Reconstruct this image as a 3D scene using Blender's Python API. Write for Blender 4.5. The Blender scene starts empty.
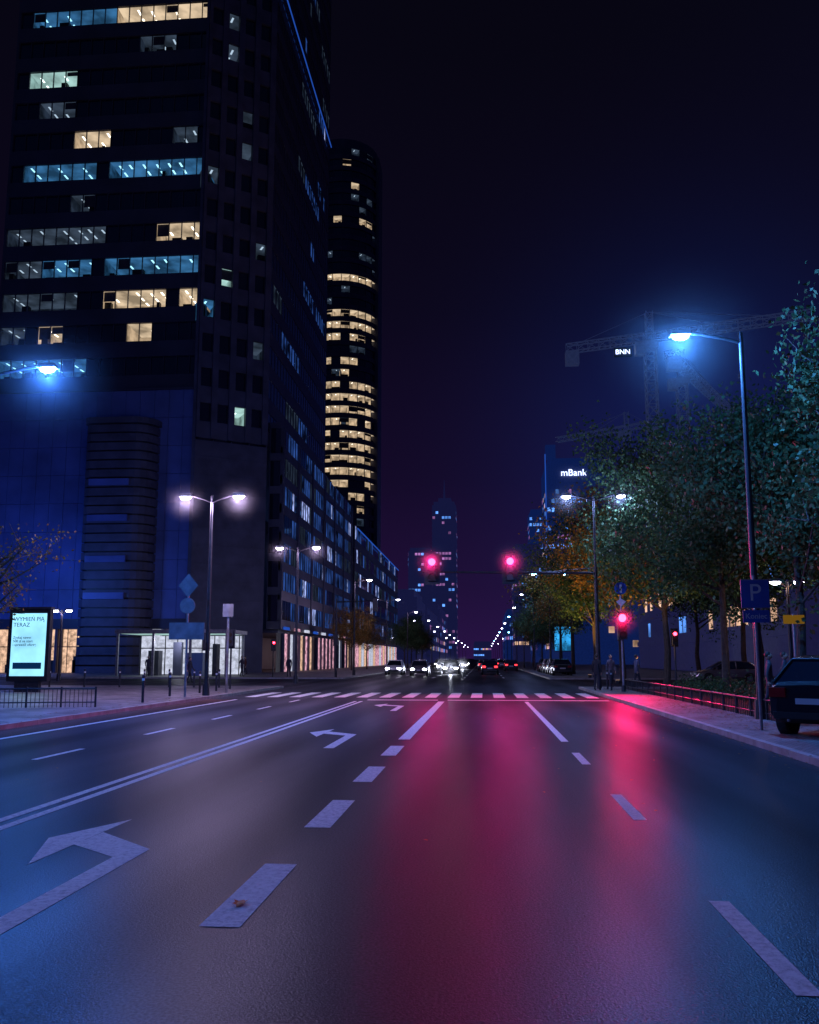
import bpy, math, random, time
from mathutils import Vector, Matrix
R=random.Random(7)
scene=bpy.context.scene
try:
    scene.view_settings.view_transform='Standard'; scene.view_settings.look='None'; scene.view_settings.exposure=0
except Exception: pass
def link(o):
    scene.collection.objects.link(o); return o
# ------------------------------------------------------------------ materials
def base(name):
    m=bpy.data.materials.new(name); m.use_nodes=True
    nt=m.node_tree; nt.nodes.clear()
    return m,nt,nt.nodes,nt.links
def pbr(name,col,rough=.6,metal=0.,var=.3,scale=2.,bump=0.,bscale=30.,spec=.5,emit=None,es=0.,trans=False):
    m,nt,N,L=base(name)
    out=N.new('ShaderNodeOutputMaterial'); b=N.new('ShaderNodeBsdfPrincipled')
    L.new(b.outputs[0],out.inputs[0])
    tc=N.new('ShaderNodeTexCoord'); no=N.new('ShaderNodeTexNoise'); no.inputs['Scale'].default_value=scale; no.inputs['Detail'].default_value=6
    L.new(tc.outputs['Object'],no.inputs['Vector'])
    cr=N.new('ShaderNodeValToRGB'); cr.color_ramp.elements[0].position=.3; cr.color_ramp.elements[1].position=.7
    cr.color_ramp.elements[0].color=[c*(1-var) for c in col]+[1]; cr.color_ramp.elements[1].color=[min(1,c*(1+var)) for c in col]+[1]
    L.new(no.outputs[0],cr.inputs[0]); L.new(cr.outputs[0],b.inputs['Base Color'])
    b.inputs['Roughness'].default_value=rough; b.inputs['Metallic'].default_value=metal
    b.inputs['Specular IOR Level'].default_value=spec
    if bump>0:
        n2=N.new('ShaderNodeTexNoise'); n2.inputs['Scale'].default_value=bscale; n2.inputs['Detail'].default_value=5
        L.new(tc.outputs['Object'],n2.inputs['Vector'])
        bp=N.new('ShaderNodeBump'); bp.inputs['Strength'].default_value=bump; bp.inputs['Distance'].default_value=.02
        L.new(n2.outputs[0],bp.inputs['Height']); L.new(bp.outputs[0],b.inputs['Normal'])
    if emit:
        b.inputs['Emission Color'].default_value=list(emit)+[1]; b.inputs['Emission Strength'].default_value=es
        m.cycles.emission_sampling='NONE'
    return m
def emis(name,col,s,var=0.,scale=1.):
    m,nt,N,L=base(name)
    out=N.new('ShaderNodeOutputMaterial'); e=N.new('ShaderNodeEmission'); L.new(e.outputs[0],out.inputs[0])
    e.inputs[0].default_value=list(col)+[1]; e.inputs[1].default_value=s
    if var>0:
        tc=N.new('ShaderNodeTexCoord'); no=N.new('ShaderNodeTexNoise'); no.inputs['Scale'].default_value=scale; no.inputs['Detail'].default_value=4
        L.new(tc.outputs['Object'],no.inputs['Vector'])
        mr=N.new('ShaderNodeMapRange'); mr.inputs[1].default_value=.35; mr.inputs[2].default_value=.65
        mr.inputs[3].default_value=s*(1-var); mr.inputs[4].default_value=s*(1+var)
        L.new(no.outputs[0],mr.inputs[0]); L.new(mr.outputs[0],e.inputs[1])
    m.cycles.emission_sampling='NONE'
    return m
M={}
def asphalt(name,dark=.042,tint=(.90,.94,1.18),gl=.052):
    m,nt,N,L=base(name)
    out=N.new('ShaderNodeOutputMaterial'); b=N.new('ShaderNodeBsdfDiffuse'); gs=N.new('ShaderNodeBsdfGlossy'); ms=N.new('ShaderNodeMixShader')
    L.new(b.outputs[0],ms.inputs[1]); L.new(gs.outputs[0],ms.inputs[2]); L.new(ms.outputs[0],out.inputs[0])
    tc=N.new('ShaderNodeTexCoord')
    big=N.new('ShaderNodeTexNoise'); big.inputs['Scale'].default_value=.35; big.inputs['Detail'].default_value=7
    mp=N.new('ShaderNodeMapping'); mp.inputs['Scale'].default_value=(1.8,.2,1)
    L.new(tc.outputs['Object'],mp.inputs[0]); L.new(mp.outputs[0],big.inputs['Vector'])
    fine=N.new('ShaderNodeTexNoise'); fine.inputs['Scale'].default_value=55; fine.inputs['Detail'].default_value=3
    L.new(tc.outputs['Object'],fine.inputs['Vector'])
    vo=N.new('ShaderNodeTexVoronoi'); vo.inputs['Scale'].default_value=90; L.new(tc.outputs['Object'],vo.inputs['Vector'])
    mr=N.new('ShaderNodeMapRange'); mr.inputs[1].default_value=.25; mr.inputs[2].default_value=.75; mr.inputs[3].default_value=dark*.6; mr.inputs[4].default_value=dark*1.35
    L.new(big.outputs[0],mr.inputs[0])
    m2=N.new('ShaderNodeMapRange'); m2.inputs[1].default_value=.3; m2.inputs[2].default_value=.7; m2.inputs[3].default_value=.45; m2.inputs[4].default_value=1.7
    L.new(fine.outputs[0],m2.inputs[0])
    mul=N.new('ShaderNodeMath'); mul.operation='MULTIPLY'; L.new(mr.outputs[0],mul.inputs[0]); L.new(m2.outputs[0],mul.inputs[1])
    sx=N.new('ShaderNodeSeparateXYZ'); L.new(tc.outputs['Object'],sx.inputs[0])
    w1=N.new('ShaderNodeMath'); w1.operation='MULTIPLY_ADD'; w1.inputs[1].default_value=2*math.pi/1.68; w1.inputs[2].default_value=.2; L.new(sx.outputs[0],w1.inputs[0])
    w2=N.new('ShaderNodeMath'); w2.operation='SINE'; L.new(w1.outputs[0],w2.inputs[0])
    w3=N.new('ShaderNodeMapRange'); w3.inputs[1].default_value=-1; w3.inputs[2].default_value=1; w3.inputs[3].default_value=.85; w3.inputs[4].default_value=1.12; L.new(w2.outputs[0],w3.inputs[0])
    mu3=N.new('ShaderNodeMath'); mu3.operation='MULTIPLY'; L.new(mul.outputs[0],mu3.inputs[0]); L.new(w3.outputs[0],mu3.inputs[1])
    cc=N.new('ShaderNodeMixRGB'); cc.blend_type='MULTIPLY'; cc.inputs[0].default_value=1; cc.inputs[2].default_value=list(tint)+[1]
    L.new(mu3.outputs[0],cc.inputs[1]); L.new(cc.outputs[0],b.inputs['Color'])
    r=N.new('ShaderNodeMapRange'); r.inputs[1].default_value=.25; r.inputs[2].default_value=.75; r.inputs[3].default_value=gl*.7; r.inputs[4].default_value=gl*1.3
    L.new(big.outputs[0],r.inputs[0]); mu4=N.new('ShaderNodeMath'); mu4.operation='MULTIPLY'; L.new(r.outputs[0],mu4.inputs[0]); L.new(w3.outputs[0],mu4.inputs[1]); L.new(mu4.outputs[0],ms.inputs[0]); gs.inputs['Roughness'].default_value=.30; gs.inputs['Color'].default_value=(1,1,1,1)
    bp=N.new('ShaderNodeBump'); bp.inputs['Strength'].default_value=.3; bp.inputs['Distance'].default_value=.006
    ad=N.new('ShaderNodeMath'); ad.operation='ADD'; L.new(vo.outputs['Distance'],ad.inputs[0]); L.new(fine.outputs[0],ad.inputs[1])
    L.new(ad.outputs[0],bp.inputs['Height']); L.new(bp.outputs[0],b.inputs['Normal']); L.new(bp.outputs[0],gs.inputs['Normal'])
    return m
def paint(name,c=.75):
    m,nt,N,L=base(name)
    out=N.new('ShaderNodeOutputMaterial'); b=N.new('ShaderNodeBsdfPrincipled'); L.new(b.outputs[0],out.inputs[0])
    tc=N.new('ShaderNodeTexCoord'); no=N.new('ShaderNodeTexNoise'); no.inputs['Scale'].default_value=16; no.inputs['Detail'].default_value=12; no.inputs['Roughness'].default_value=.8
    L.new(tc.outputs['Object'],no.inputs['Vector'])
    cr=N.new('ShaderNodeValToRGB'); e=cr.color_ramp.elements; e[0].position=.30; e[0].color=(.22,.22,.23,1); e[1].position=.55; e[1].color=(c,c,c*.98,1)
    L.new(no.outputs[0],cr.inputs[0]); L.new(cr.outputs[0],b.inputs['Base Color']); b.inputs['Roughness'].default_value=.7; b.inputs['Specular IOR Level'].default_value=.2
    return m
def paving(name,c=(.2,.19,.2),bw=.2,bh=.1):
    m,nt,N,L=base(name)
    out=N.new('ShaderNodeOutputMaterial'); b=N.new('ShaderNodeBsdfPrincipled'); L.new(b.outputs[0],out.inputs[0])
    tc=N.new('ShaderNodeTexCoord'); br=N.new('ShaderNodeTexBrick')
    br.inputs['Scale'].default_value=1; br.inputs['Brick Width'].default_value=bw; br.inputs['Row Height'].default_value=bh; br.inputs['Mortar Size'].default_value=.008
    br.inputs['Color1'].default_value=[x*.75 for x in c]+[1]; br.inputs['Color2'].default_value=[x*1.25 for x in c]+[1]; br.inputs['Mortar'].default_value=[x*.3 for x in c]+[1]
    L.new(tc.outputs['Object'],br.inputs['Vector'])
    no=N.new('ShaderNodeTexNoise'); no.inputs['Scale'].default_value=.8; no.inputs['Detail'].default_value=8; L.new(tc.outputs['Object'],no.inputs['Vector'])
    mr=N.new('ShaderNodeMapRange'); mr.inputs[1].default_value=.3; mr.inputs[2].default_value=.7; mr.inputs[3].default_value=.55; mr.inputs[4].default_value=1.2; L.new(no.outputs[0],mr.inputs[0])
    mx=N.new('ShaderNodeMixRGB'); mx.blend_type='MULTIPLY'; mx.inputs[0].default_value=1; L.new(br.outputs[0],mx.inputs[1]); L.new(mr.outputs[0],mx.inputs[2])
    L.new(mx.outputs[0],b.inputs['Base Color']); b.inputs['Roughness'].default_value=.55; b.inputs['Specular IOR Level'].default_value=.2
    bp=N.new('ShaderNodeBump'); bp.inputs['Strength'].default_value=.5; bp.inputs['Distance'].default_value=.01; bp.invert=True
    L.new(br.outputs['Fac'],bp.inputs['Height']); L.new(bp.outputs[0],b.inputs['Normal'])
    return m
def leafmat(name,c1,c2,c3):
    m,nt,N,L=base(name)
    out=N.new('ShaderNodeOutputMaterial'); b=N.new('ShaderNodeBsdfPrincipled'); t=N.new('ShaderNodeBsdfTranslucent'); mx=N.new('ShaderNodeMixShader'); mx.inputs[0].default_value=.3
    L.new(b.outputs[0],mx.inputs[1]); L.new(t.outputs[0],mx.inputs[2]); L.new(mx.outputs[0],out.inputs[0])
    g=N.new('ShaderNodeNewGeometry'); cr=N.new('ShaderNodeValToRGB'); e=cr.color_ramp.elements
    e[0].color=list(c1)+[1]; e[1].color=list(c3)+[1]; k=e.new(.6); k.color=list(c2)+[1]
    L.new(g.outputs['Random Per Island'],cr.inputs[0]); L.new(cr.outputs[0],b.inputs['Base Color']); L.new(cr.outputs[0],t.inputs[0])
    b.inputs['Roughness'].default_value=.6; b.inputs['Specular IOR Level'].default_value=.25
    return m
M['asphalt']=asphalt('asphalt'); M['bike']=asphalt('bike_lane_asphalt',.06,(1.4,.8,.75),.03)
M['paint']=paint('road_paint'); M['pave']=paving('paving_stones',(.2,.18,.19),.4,.4); M['cobble']=paving('cobble_stones',(.22,.21,.21),.12,.1)
M['kerb']=pbr('kerb_granite',(.3,.29,.29),.65,bump=.3)
M['soil']=pbr('planting_soil',(.05,.035,.025),.95,bump=.6,bscale=15,scale=5)
M['ground']=pbr('ground_earth',(.06,.055,.055),.9,bump=.3)
M['wall']=pbr('tower_cladding',(.045,.05,.085),.45,var=.25,scale=.3)
M['stone']=pbr('tower_stone',(.07,.075,.12),.6,var=.3,scale=.6)
M['podium']=pbr('podium_panels',(.09,.14,.38),.5,var=.3,scale=.25)
M['glass']=pbr('dark_glass',(.012,.016,.028),.06,var=.4,scale=.2,spec=.8)
M['metal']=pbr('galvanised_steel',(.28,.28,.30),.45,.6,scale=4)
M['signback']=pbr('sign_back_grey',(.18,.20,.22),.5,.2,scale=3)
M['dmetal']=pbr('dark_steel',(.03,.03,.035),.45,.3,scale=4)
M['black']=pbr('black_plastic',(.012,.012,.014),.5)
M['bark']=pbr('tree_bark',(.06,.045,.035),.9,bump=.7,bscale=18,scale=6)
M['floor']=pbr('room_floor',(.05,.05,.06),.7)
M['cW']=emis('room_ceiling_warm',(1,.76,.50),.55,.5,.4); M['cB']=emis('room_ceiling_blue',(.08,.34,.75),.32,.6,.4); M['cG']=emis('room_ceiling_cool',(.55,.9,.85),.6,.4,.4); M['cD']=emis('room_ceiling_dim',(.30,.45,.7),.09,.6,.4)
M['bW']=emis('room_wall_warm',(1,.72,.45),.45,.6,.6); M['bB']=emis('room_wall_blue',(.06,.27,.62),.22,.7,.6); M['bG']=emis('room_wall_cool',(.5,.85,.8),.4,.5,.6); M['bD']=emis('room_wall_dim',(.25,.4,.7),.045,.7,.6)
M['fW']=emis('ceiling_fixture_warm',(1,.88,.70),3.2); M['fB']=emis('ceiling_fixture_blue',(.35,.8,1),1.7); M['fG']=emis('ceiling_fixture_cool',(.8,1,.98),2.4); M['fD']=emis('ceiling_fixture_dim',(.6,.8,1),.75)
M['cE']=emis('atrium_ceiling_blue',(.04,.14,.6),.3,.9,.3); M['bE']=emis('atrium_wall_blue',(.05,.15,.60),.26,.95,.45); M['fE']=emis('atrium_fixture',(.5,.6,1),1.6)
M['cV']=emis('atrium_ceiling_violet',(.4,.4,.9),.5,.9,.3); M['bV']=emis('atrium_wall_violet',(.38,.48,.95),.7,.9,.9); M['fV']=M['fE']
M['shopW']=emis('shop_interior_warm',(1,.62,.42),.7,.5,2.5); M['shopC']=emis('shop_interior_cool',(.75,.8,1),.7,.3,3); M['shopP']=emis('shop_interior_pink',(1,.5,.65),.65,.7,2)
M['led']=emis('blue_led_strip',(.03,.14,.8),.5)
M['red']=emis('signal_red_lens',(1,.02,.04),24); M['off']=pbr('unlit_lens',(.03,.02,.01),.25)
M['lampB']=emis('lamp_lens_blue',(.2,.62,1),60); M['lampW']=emis('lamp_lens_white',(.8,.8,1),40)
M['head']=emis('headlight_lens',(.9,.92,1),60); M['tail']=emis('taillight_lens',(1,.03,.04),4); M['tailoff']=pbr('taillight_unlit',(.25,.01,.01),.2)
M['blueSign']=pbr('blue_sign_face',(.01,.05,.30),.4,emit=(.01,.05,.5),es=.02); M['whiteSign']=pbr('white_sign_face',(.6,.6,.6),.4,var=.05)  # blue face glows slightly in place of light falling on it
M['ysign']=emis('yellow_sign',(1,.5,.05),.14)
M['rubber']=pbr('tyre_rubber',(.015,.015,.016),.8); M['rim']=pbr('alloy_rim',(.35,.35,.37),.3,.9)
M['carDark']=pbr('car_paint_dark',(.02,.022,.03),.22,.4,var=.1); M['carGrey']=pbr('car_paint_grey',(.18,.18,.2),.25,.5,var=.1); M['carWhite']=pbr('car_paint_white',(.6,.6,.62),.25,var=.05)
M['farwall']=pbr('far_tower_wall',(.05,.05,.08),.6,emit=(.010,.012,.065),es=.6)  # emission on far walls stands in for distance haze
M['farwallB']=pbr('far_tower_wall_blue',(.05,.06,.12),.6,emit=(.004,.016,.11),es=.6)  # bluer version, distance haze again put in as wall emission
M['winB']=emis('far_window_blue',(.12,.34,1),1.1,.7,.15); M['winW']=emis('far_window_warm',(1,.6,.4),.8,.8,.15); M['winP']=emis('far_window_purple',(.6,.25,.7),.5,.8,.15)
M['skin']=pbr('skin',(.45,.28,.2),.5,var=.05); M['hair']=pbr('hair',(.03,.02,.015),.6)
M['leafG']=leafmat('leaves_green',(.025,.06,.02),(.05,.115,.045),(.09,.14,.05))
M['leafY']=leafmat('leaves_autumn',(.07,.07,.02),(.22,.14,.03),(.30,.12,.02))
M['litter']=leafmat('fallen_leaf',(.10,.04,.015),(.22,.09,.02),(.35,.16,.03))
def light_halo(name,d,rad):  # scatter volume fading outwards, imitates the glow around a light
    m,nt,N,L=base(name); out=N.new('ShaderNodeOutputMaterial'); v=N.new('ShaderNodeVolumeScatter')
    L.new(v.outputs[0],out.inputs['Volume']); v.inputs['Color'].default_value=(1,1,1,1)
    tc=N.new('ShaderNodeTexCoord'); ln=N.new('ShaderNodeVectorMath'); ln.operation='LENGTH'; L.new(tc.outputs['Object'],ln.inputs[0])
    mr=N.new('ShaderNodeMapRange'); mr.inputs[1].default_value=0; mr.inputs[2].default_value=rad; mr.inputs[3].default_value=1; mr.inputs[4].default_value=0; L.new(ln.outputs['Value'],mr.inputs[0])
    po=N.new('ShaderNodeMath'); po.operation='POWER'; po.inputs[1].default_value=2; L.new(mr.outputs[0],po.inputs[0])
    mu=N.new('ShaderNodeMath'); mu.operation='MULTIPLY'; mu.inputs[1].default_value=d; L.new(po.outputs[0],mu.inputs[0]); L.new(mu.outputs[0],v.inputs['Density'])
    return m
# ------------------------------------------------------------------ mesh builder
class MB:
    def __init__(s): s.v=[];s.f=[];s.mi=[];s.ms=[]
    def m(s,k):
        if k not in s.ms: s.ms.append(k)
        return s.ms.index(k)
    def face(s,pts,k):
        b=len(s.v); s.v+= [tuple(p) for p in pts]; s.f.append(tuple(range(b,b+len(pts)))); s.mi.append(s.m(k))
    def hexa(s,c,k):
        b=len(s.v); s.v+=[tuple(p) for p in c]; i=s.m(k)
        for q in ((0,3,2,1),(4,5,6,7),(0,1,5,4),(1,2,6,5),(2,3,7,6),(3,0,4,7)):
            s.f.append(tuple(b+j for j in q)); s.mi.append(i)
    def box(s,x0,x1,y0,y1,z0,z1,k):
        s.hexa([(x0,y0,z0),(x1,y0,z0),(x1,y1,z0),(x0,y1,z0),(x0,y0,z1),(x1,y0,z1),(x1,y1,z1),(x0,y1,z1)],k)
    def cyl(s,p0,p1,r0,r1,k,n=10,cap=True):
        p0=Vector(p0);p1=Vector(p1); d=(p1-p0)
        if d.length<1e-6: return
        d.normalize(); a=d.orthogonal().normalized(); c=d.cross(a); b=len(s.v); i=s.m(k)
        for j in range(n):
            t=2*math.pi*j/n; o=a*math.cos(t)+c*math.sin(t)
            s.v.append(tuple(p0+o*r0)); s.v.append(tuple(p1+o*r1))
        for j in range(n):
            q=(j+1)%n; s.f.append((b+2*j,b+2*q,b+2*q+1,b+2*j+1)); s.mi.append(i)
        if cap:
            s.f.append(tuple(b+2*j for j in range(n))[::-1]); s.mi.append(i)
            s.f.append(tuple(b+2*j+1 for j in range(n))); s.mi.append(i)
    def ell(s,c,r,k,n=12,h=8):
        b=len(s.v); i=s.m(k)
        for a in range(h+1):
            ph=math.pi*a/h
            for j in range(n):
                t=2*math.pi*j/n
                s.v.append((c[0]+r[0]*math.sin(ph)*math.cos(t),c[1]+r[1]*math.sin(ph)*math.sin(t),c[2]+r[2]*math.cos(ph)))
        for a in range(h):
            for j in range(n):
                q=(j+1)%n; s.f.append((b+a*n+j,b+(a+1)*n+j,b+(a+1)*n+q,b+a*n+q)); s.mi.append(i)
    def mesh(s,name,smooth=False):
        me=bpy.data.meshes.new(name); me.from_pydata(s.v,[],s.f)
        for k in s.ms: me.materials.append(M[k])
        me.polygons.foreach_set('material_index',s.mi)
        if smooth: me.polygons.foreach_set('use_smooth',[True]*len(s.f))
        me.update(); return me
    def obj(s,name,loc=(0,0,0),rot=0,smooth=False,parent=None):
        o=bpy.data.objects.new(name,s.mesh(name,smooth)); o.location=loc; o.rotation_euler=(0,0,rot); link(o)
        if parent: o.parent=parent; o.matrix_parent_inverse=Matrix.Translation(parent.location).inverted()
        return o
def empty(name,loc=(0,0,0)):
    o=bpy.data.objects.new(name,None); o.location=loc; link(o); return o
def put(name,me,loc,rot=0,sc=1):
    o=bpy.data.objects.new(name,me); o.location=loc; o.rotation_euler=(0,0,rot); o.scale=(sc,)*3 if not isinstance(sc,tuple) else sc; link(o); return o
def light(kind,loc,col,e,parent,r=.15,rot=None,**kw):
    l=bpy.data.lights.new('bulb',kind); l.energy=e; l.color=col
    if kind!='AREA': l.shadow_soft_size=r
    for a,b in kw.items(): setattr(l,a,b)
    o=bpy.data.objects.new('bulb',l); o.location=loc
    if rot: o.rotation_euler=rot
    link(o)
    if parent: o.parent=parent; o.matrix_parent_inverse=Matrix.Translation(parent.location).inverted()
    return o
def halo_ball(loc,r,parent,d=.02):  # local halo added around a light source
    k='light_halo_%g_%g'%(r,d)
    if k not in M: M[k]=light_halo('lamp_halo_haze',d,r)
    m=MB(); m.ell((0,0,0),(r,r,r),k,20,12)
    o=m.obj('light_halo',loc,smooth=True)
    o.parent=parent; o.matrix_parent_inverse=Matrix.Translation(parent.location).inverted(); return o
def text(name,body,loc,size,mat,parent=None,align='CENTER',ext=.02):
    c=bpy.data.curves.new(name,'FONT'); c.body=body; c.size=size; c.extrude=ext; c.align_x=align; c.align_y='CENTER'
    c.materials.append(M[mat]); o=bpy.data.objects.new(name,c); o.location=loc; o.rotation_euler=(math.pi/2,0,0); link(o)
    if parent: o.parent=parent; o.matrix_parent_inverse=Matrix.Translation(parent.location).inverted()
    return o
# ------------------------------------------------------------------ ground & roads
XL,XR=-11.5,5.25
g=MB(); g.face([(-3000,-3000,-.02),(3000,-3000,-.02),(3000,3500,-.02),(-3000,3500,-.02)],'ground'); g.obj('ground')
r=MB(); r.face([(XL-.01,-80,0),(XR+.01,-80,0),(XR+.01,1500,0),(XL-.01,1500,0)],'asphalt'); r.obj('road')
r=MB()
r.face([(-300,50,0),(XL-.01,50,0),(XL-.01,72,0),(-300,72,0)],'asphalt'); r.face([(XR+.01,50,0),(300,50,0),(300,72,0),(XR+.01,72,0)],'asphalt'); r.obj('cross_street')
z=.004; p=MB()
def rect(mb,x0,x1,y0,y1,k='paint',zz=z): mb.face([(x0,y0,zz),(x1,y0,zz),(x1,y1,zz),(x0,y1,zz)],k)
for i in range(-3,4): 
    y=5.72+3.3*i
    if y<17: rect(p,-1.84,-1.57,y,y+1.72)
rect(p,-1.83,-1.58,18.7,35)
for i in range(-3,3): rect(p,1.56,1.70,4.85+4.88*i,6.6+4.88*i)
rect(p,1.56,1.71,18.5,35)
for x in (-5.12,-4.88): rect(p,x-.06,x+.06,-60,35)
rect(p,-10.35,-10.2,-60,36)
for i in range(-6,8): rect(p,-7.66,-7.54,-.2+4.9*i,1.6+4.9*i)
def arrow(dx,dy):
    zz=z
    P=lambda a,b:(a+dx,b+dy,zz)
    p.face([P(-3.13,4.9),P(-2.93,4.9),P(-2.93,7.95),P(-3.13,7.62)],'paint')
    p.face([P(-3.13,7.62),P(-2.93,7.95),P(-3.68,8.66),P(-3.70,8.08)],'paint')
    p.face([P(-3.72,7.30),P(-3.67,9.35),P(-4.08,8.35)],'paint')
arrow(-.08,-.05); arrow(.05,11.9); arrow(.05,23.8)
rect(p,-1.5,5.0,35.9,36.4); rect(p,-4.8,-1.9,35.9,36.4)
x=-10.6
while x<4.9:
    rect(p,x,x+.5,38.4,43.6); x+=1.0
for i in range(5): rect(p,-4.6+0,-4.35,76+i*9,80+i*9)
for i in range(30):
    rect(p,-1.8,-1.65,76+i*10,80+i*10); rect(p,1.6,1.75,76+i*10,80+i*10); rect(p,-7.7,-7.55,76+i*10,80+i*10)
p.obj('road_markings')
b=MB(); b.face([(XL+.02,-60,.0045),(-10.42,-60,.0045),(-10.42,36,.0045),(XL+.02,36,.0045)],'bike'); b.obj('bike_lane')
def slab(name,x0,x1,y0,y1,mat):
    s=MB(); s.box(x0,x1,y0,y1,-.01,.12,mat); return s.obj(name)
slab('pavement',XR+.15,7.2,-60,49.8,'cobble'); 
slab('planting_bed',7.36,12.2,21.5,47,'soil')
slab('pavement',7.2,7.36,-60,49.8,'pave') 
slab('pavement',12.2,60,21.5,49.8,'pave'); slab('pavement',7.36,12.2,47,49.8,'pave'); slab('pavement',7.36,60,-60,21.5,'cobble')
slab('pavement',-160,XL-.15,-60,49.8,'pave'); slab('pavement',-160,XL-.15,72.2,900,'pave'); slab('pavement',XR+.15,160,72.2,900,'pave')
k=MB()
def kerbline(x0,y0,y1):
    y=y0
    while y<y1:
        k.box(x0,x0+.15,y+.004,min(y+.992,y1),-.01,.125+R.uniform(-.004,.004),'kerb'); y+=1
kerbline(XR,-20,50); kerbline(XL-.15,-5,50); kerbline(XR,72,170); kerbline(XL-.15,72,170)
for (x0,x1) in ((-60,XL-.15),(XR+.15,40)):
    x=x0
    while x<x1: k.box(x,min(x+.99,x1),49.8,49.95,-.01,.125,'kerb'); k.box(x,min(x+.99,x1),72.05,72.2,-.01,.125,'kerb'); x+=1
k.obj('kerb')
mh=MB(); mh.cyl((2.75,5.9,.001),(2.75,5.9,.006),.34,.34,'dmetal',28); mh.cyl((2.75,5.9,.006),(2.75,5.9,.009),.28,.28,'dmetal',28)
for i in range(-4,5): mh.box(2.75-.22,2.75+.22,5.9+i*.055-.012,5.9+i*.055+.012,.009,.014,'metal')
mh.obj('manhole_cover')
lf=MB()
def leafquad(x,y,zz,s):
    a=R.uniform(0,6.28); t=R.uniform(-.25,.25)
    pts=[]
    for (u,v) in ((-1,0),(-.3,.55),(.5,.5),(1,0),(.5,-.5),(-.3,-.55)):
        pts.append((x+s*(u*math.cos(a)-v*math.sin(a)),y+s*(u*math.sin(a)+v*math.cos(a)),zz+.005+s*.3*abs(v)+s*t*(u+1)*.3))
    lf.face(pts,'litter')
for i in range(5200): leafquad(R.uniform(7.4,12.1),R.uniform(21.6,46.9),.125+R.uniform(0,.03),R.uniform(.04,.08))
for i in range(700): leafquad(7.2-abs(R.gauss(0,.7)),R.uniform(9,48),.125,R.uniform(.03,.06))
for i in range(320): leafquad(XR-abs(R.gauss(0,.2)),R.uniform(8,48),.003,R.uniform(.03,.055))
for i in range(70): leafquad(R.uniform(-9,5),R.uniform(8,35),.004,R.uniform(.02,.04))
for i in range(160): leafquad(XL-abs(R.gauss(0,.8)),R.uniform(10,45),.125,R.uniform(.03,.06))
lf.obj('fallen_leaves')
M['orangeleaf']=pbr('orange_leaf',(.6,.14,.01),.6,scale=20,spec=.1)
l1=MB()
pts=[(0,-.055),(.02,-.025),(.055,-.03),(.04,0),(.06,.03),(.025,.03),(.0,.07),(-.025,.03),(-.06,.025),(-.04,0),(-.05,-.03),(-.02,-.025)]
l1.face([(-1.71+.9*x,6.22+1.6*y,.010+.02*abs(x)/.06) for x,y in pts],'orangeleaf'); l1.obj('autumn_leaf')
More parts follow.
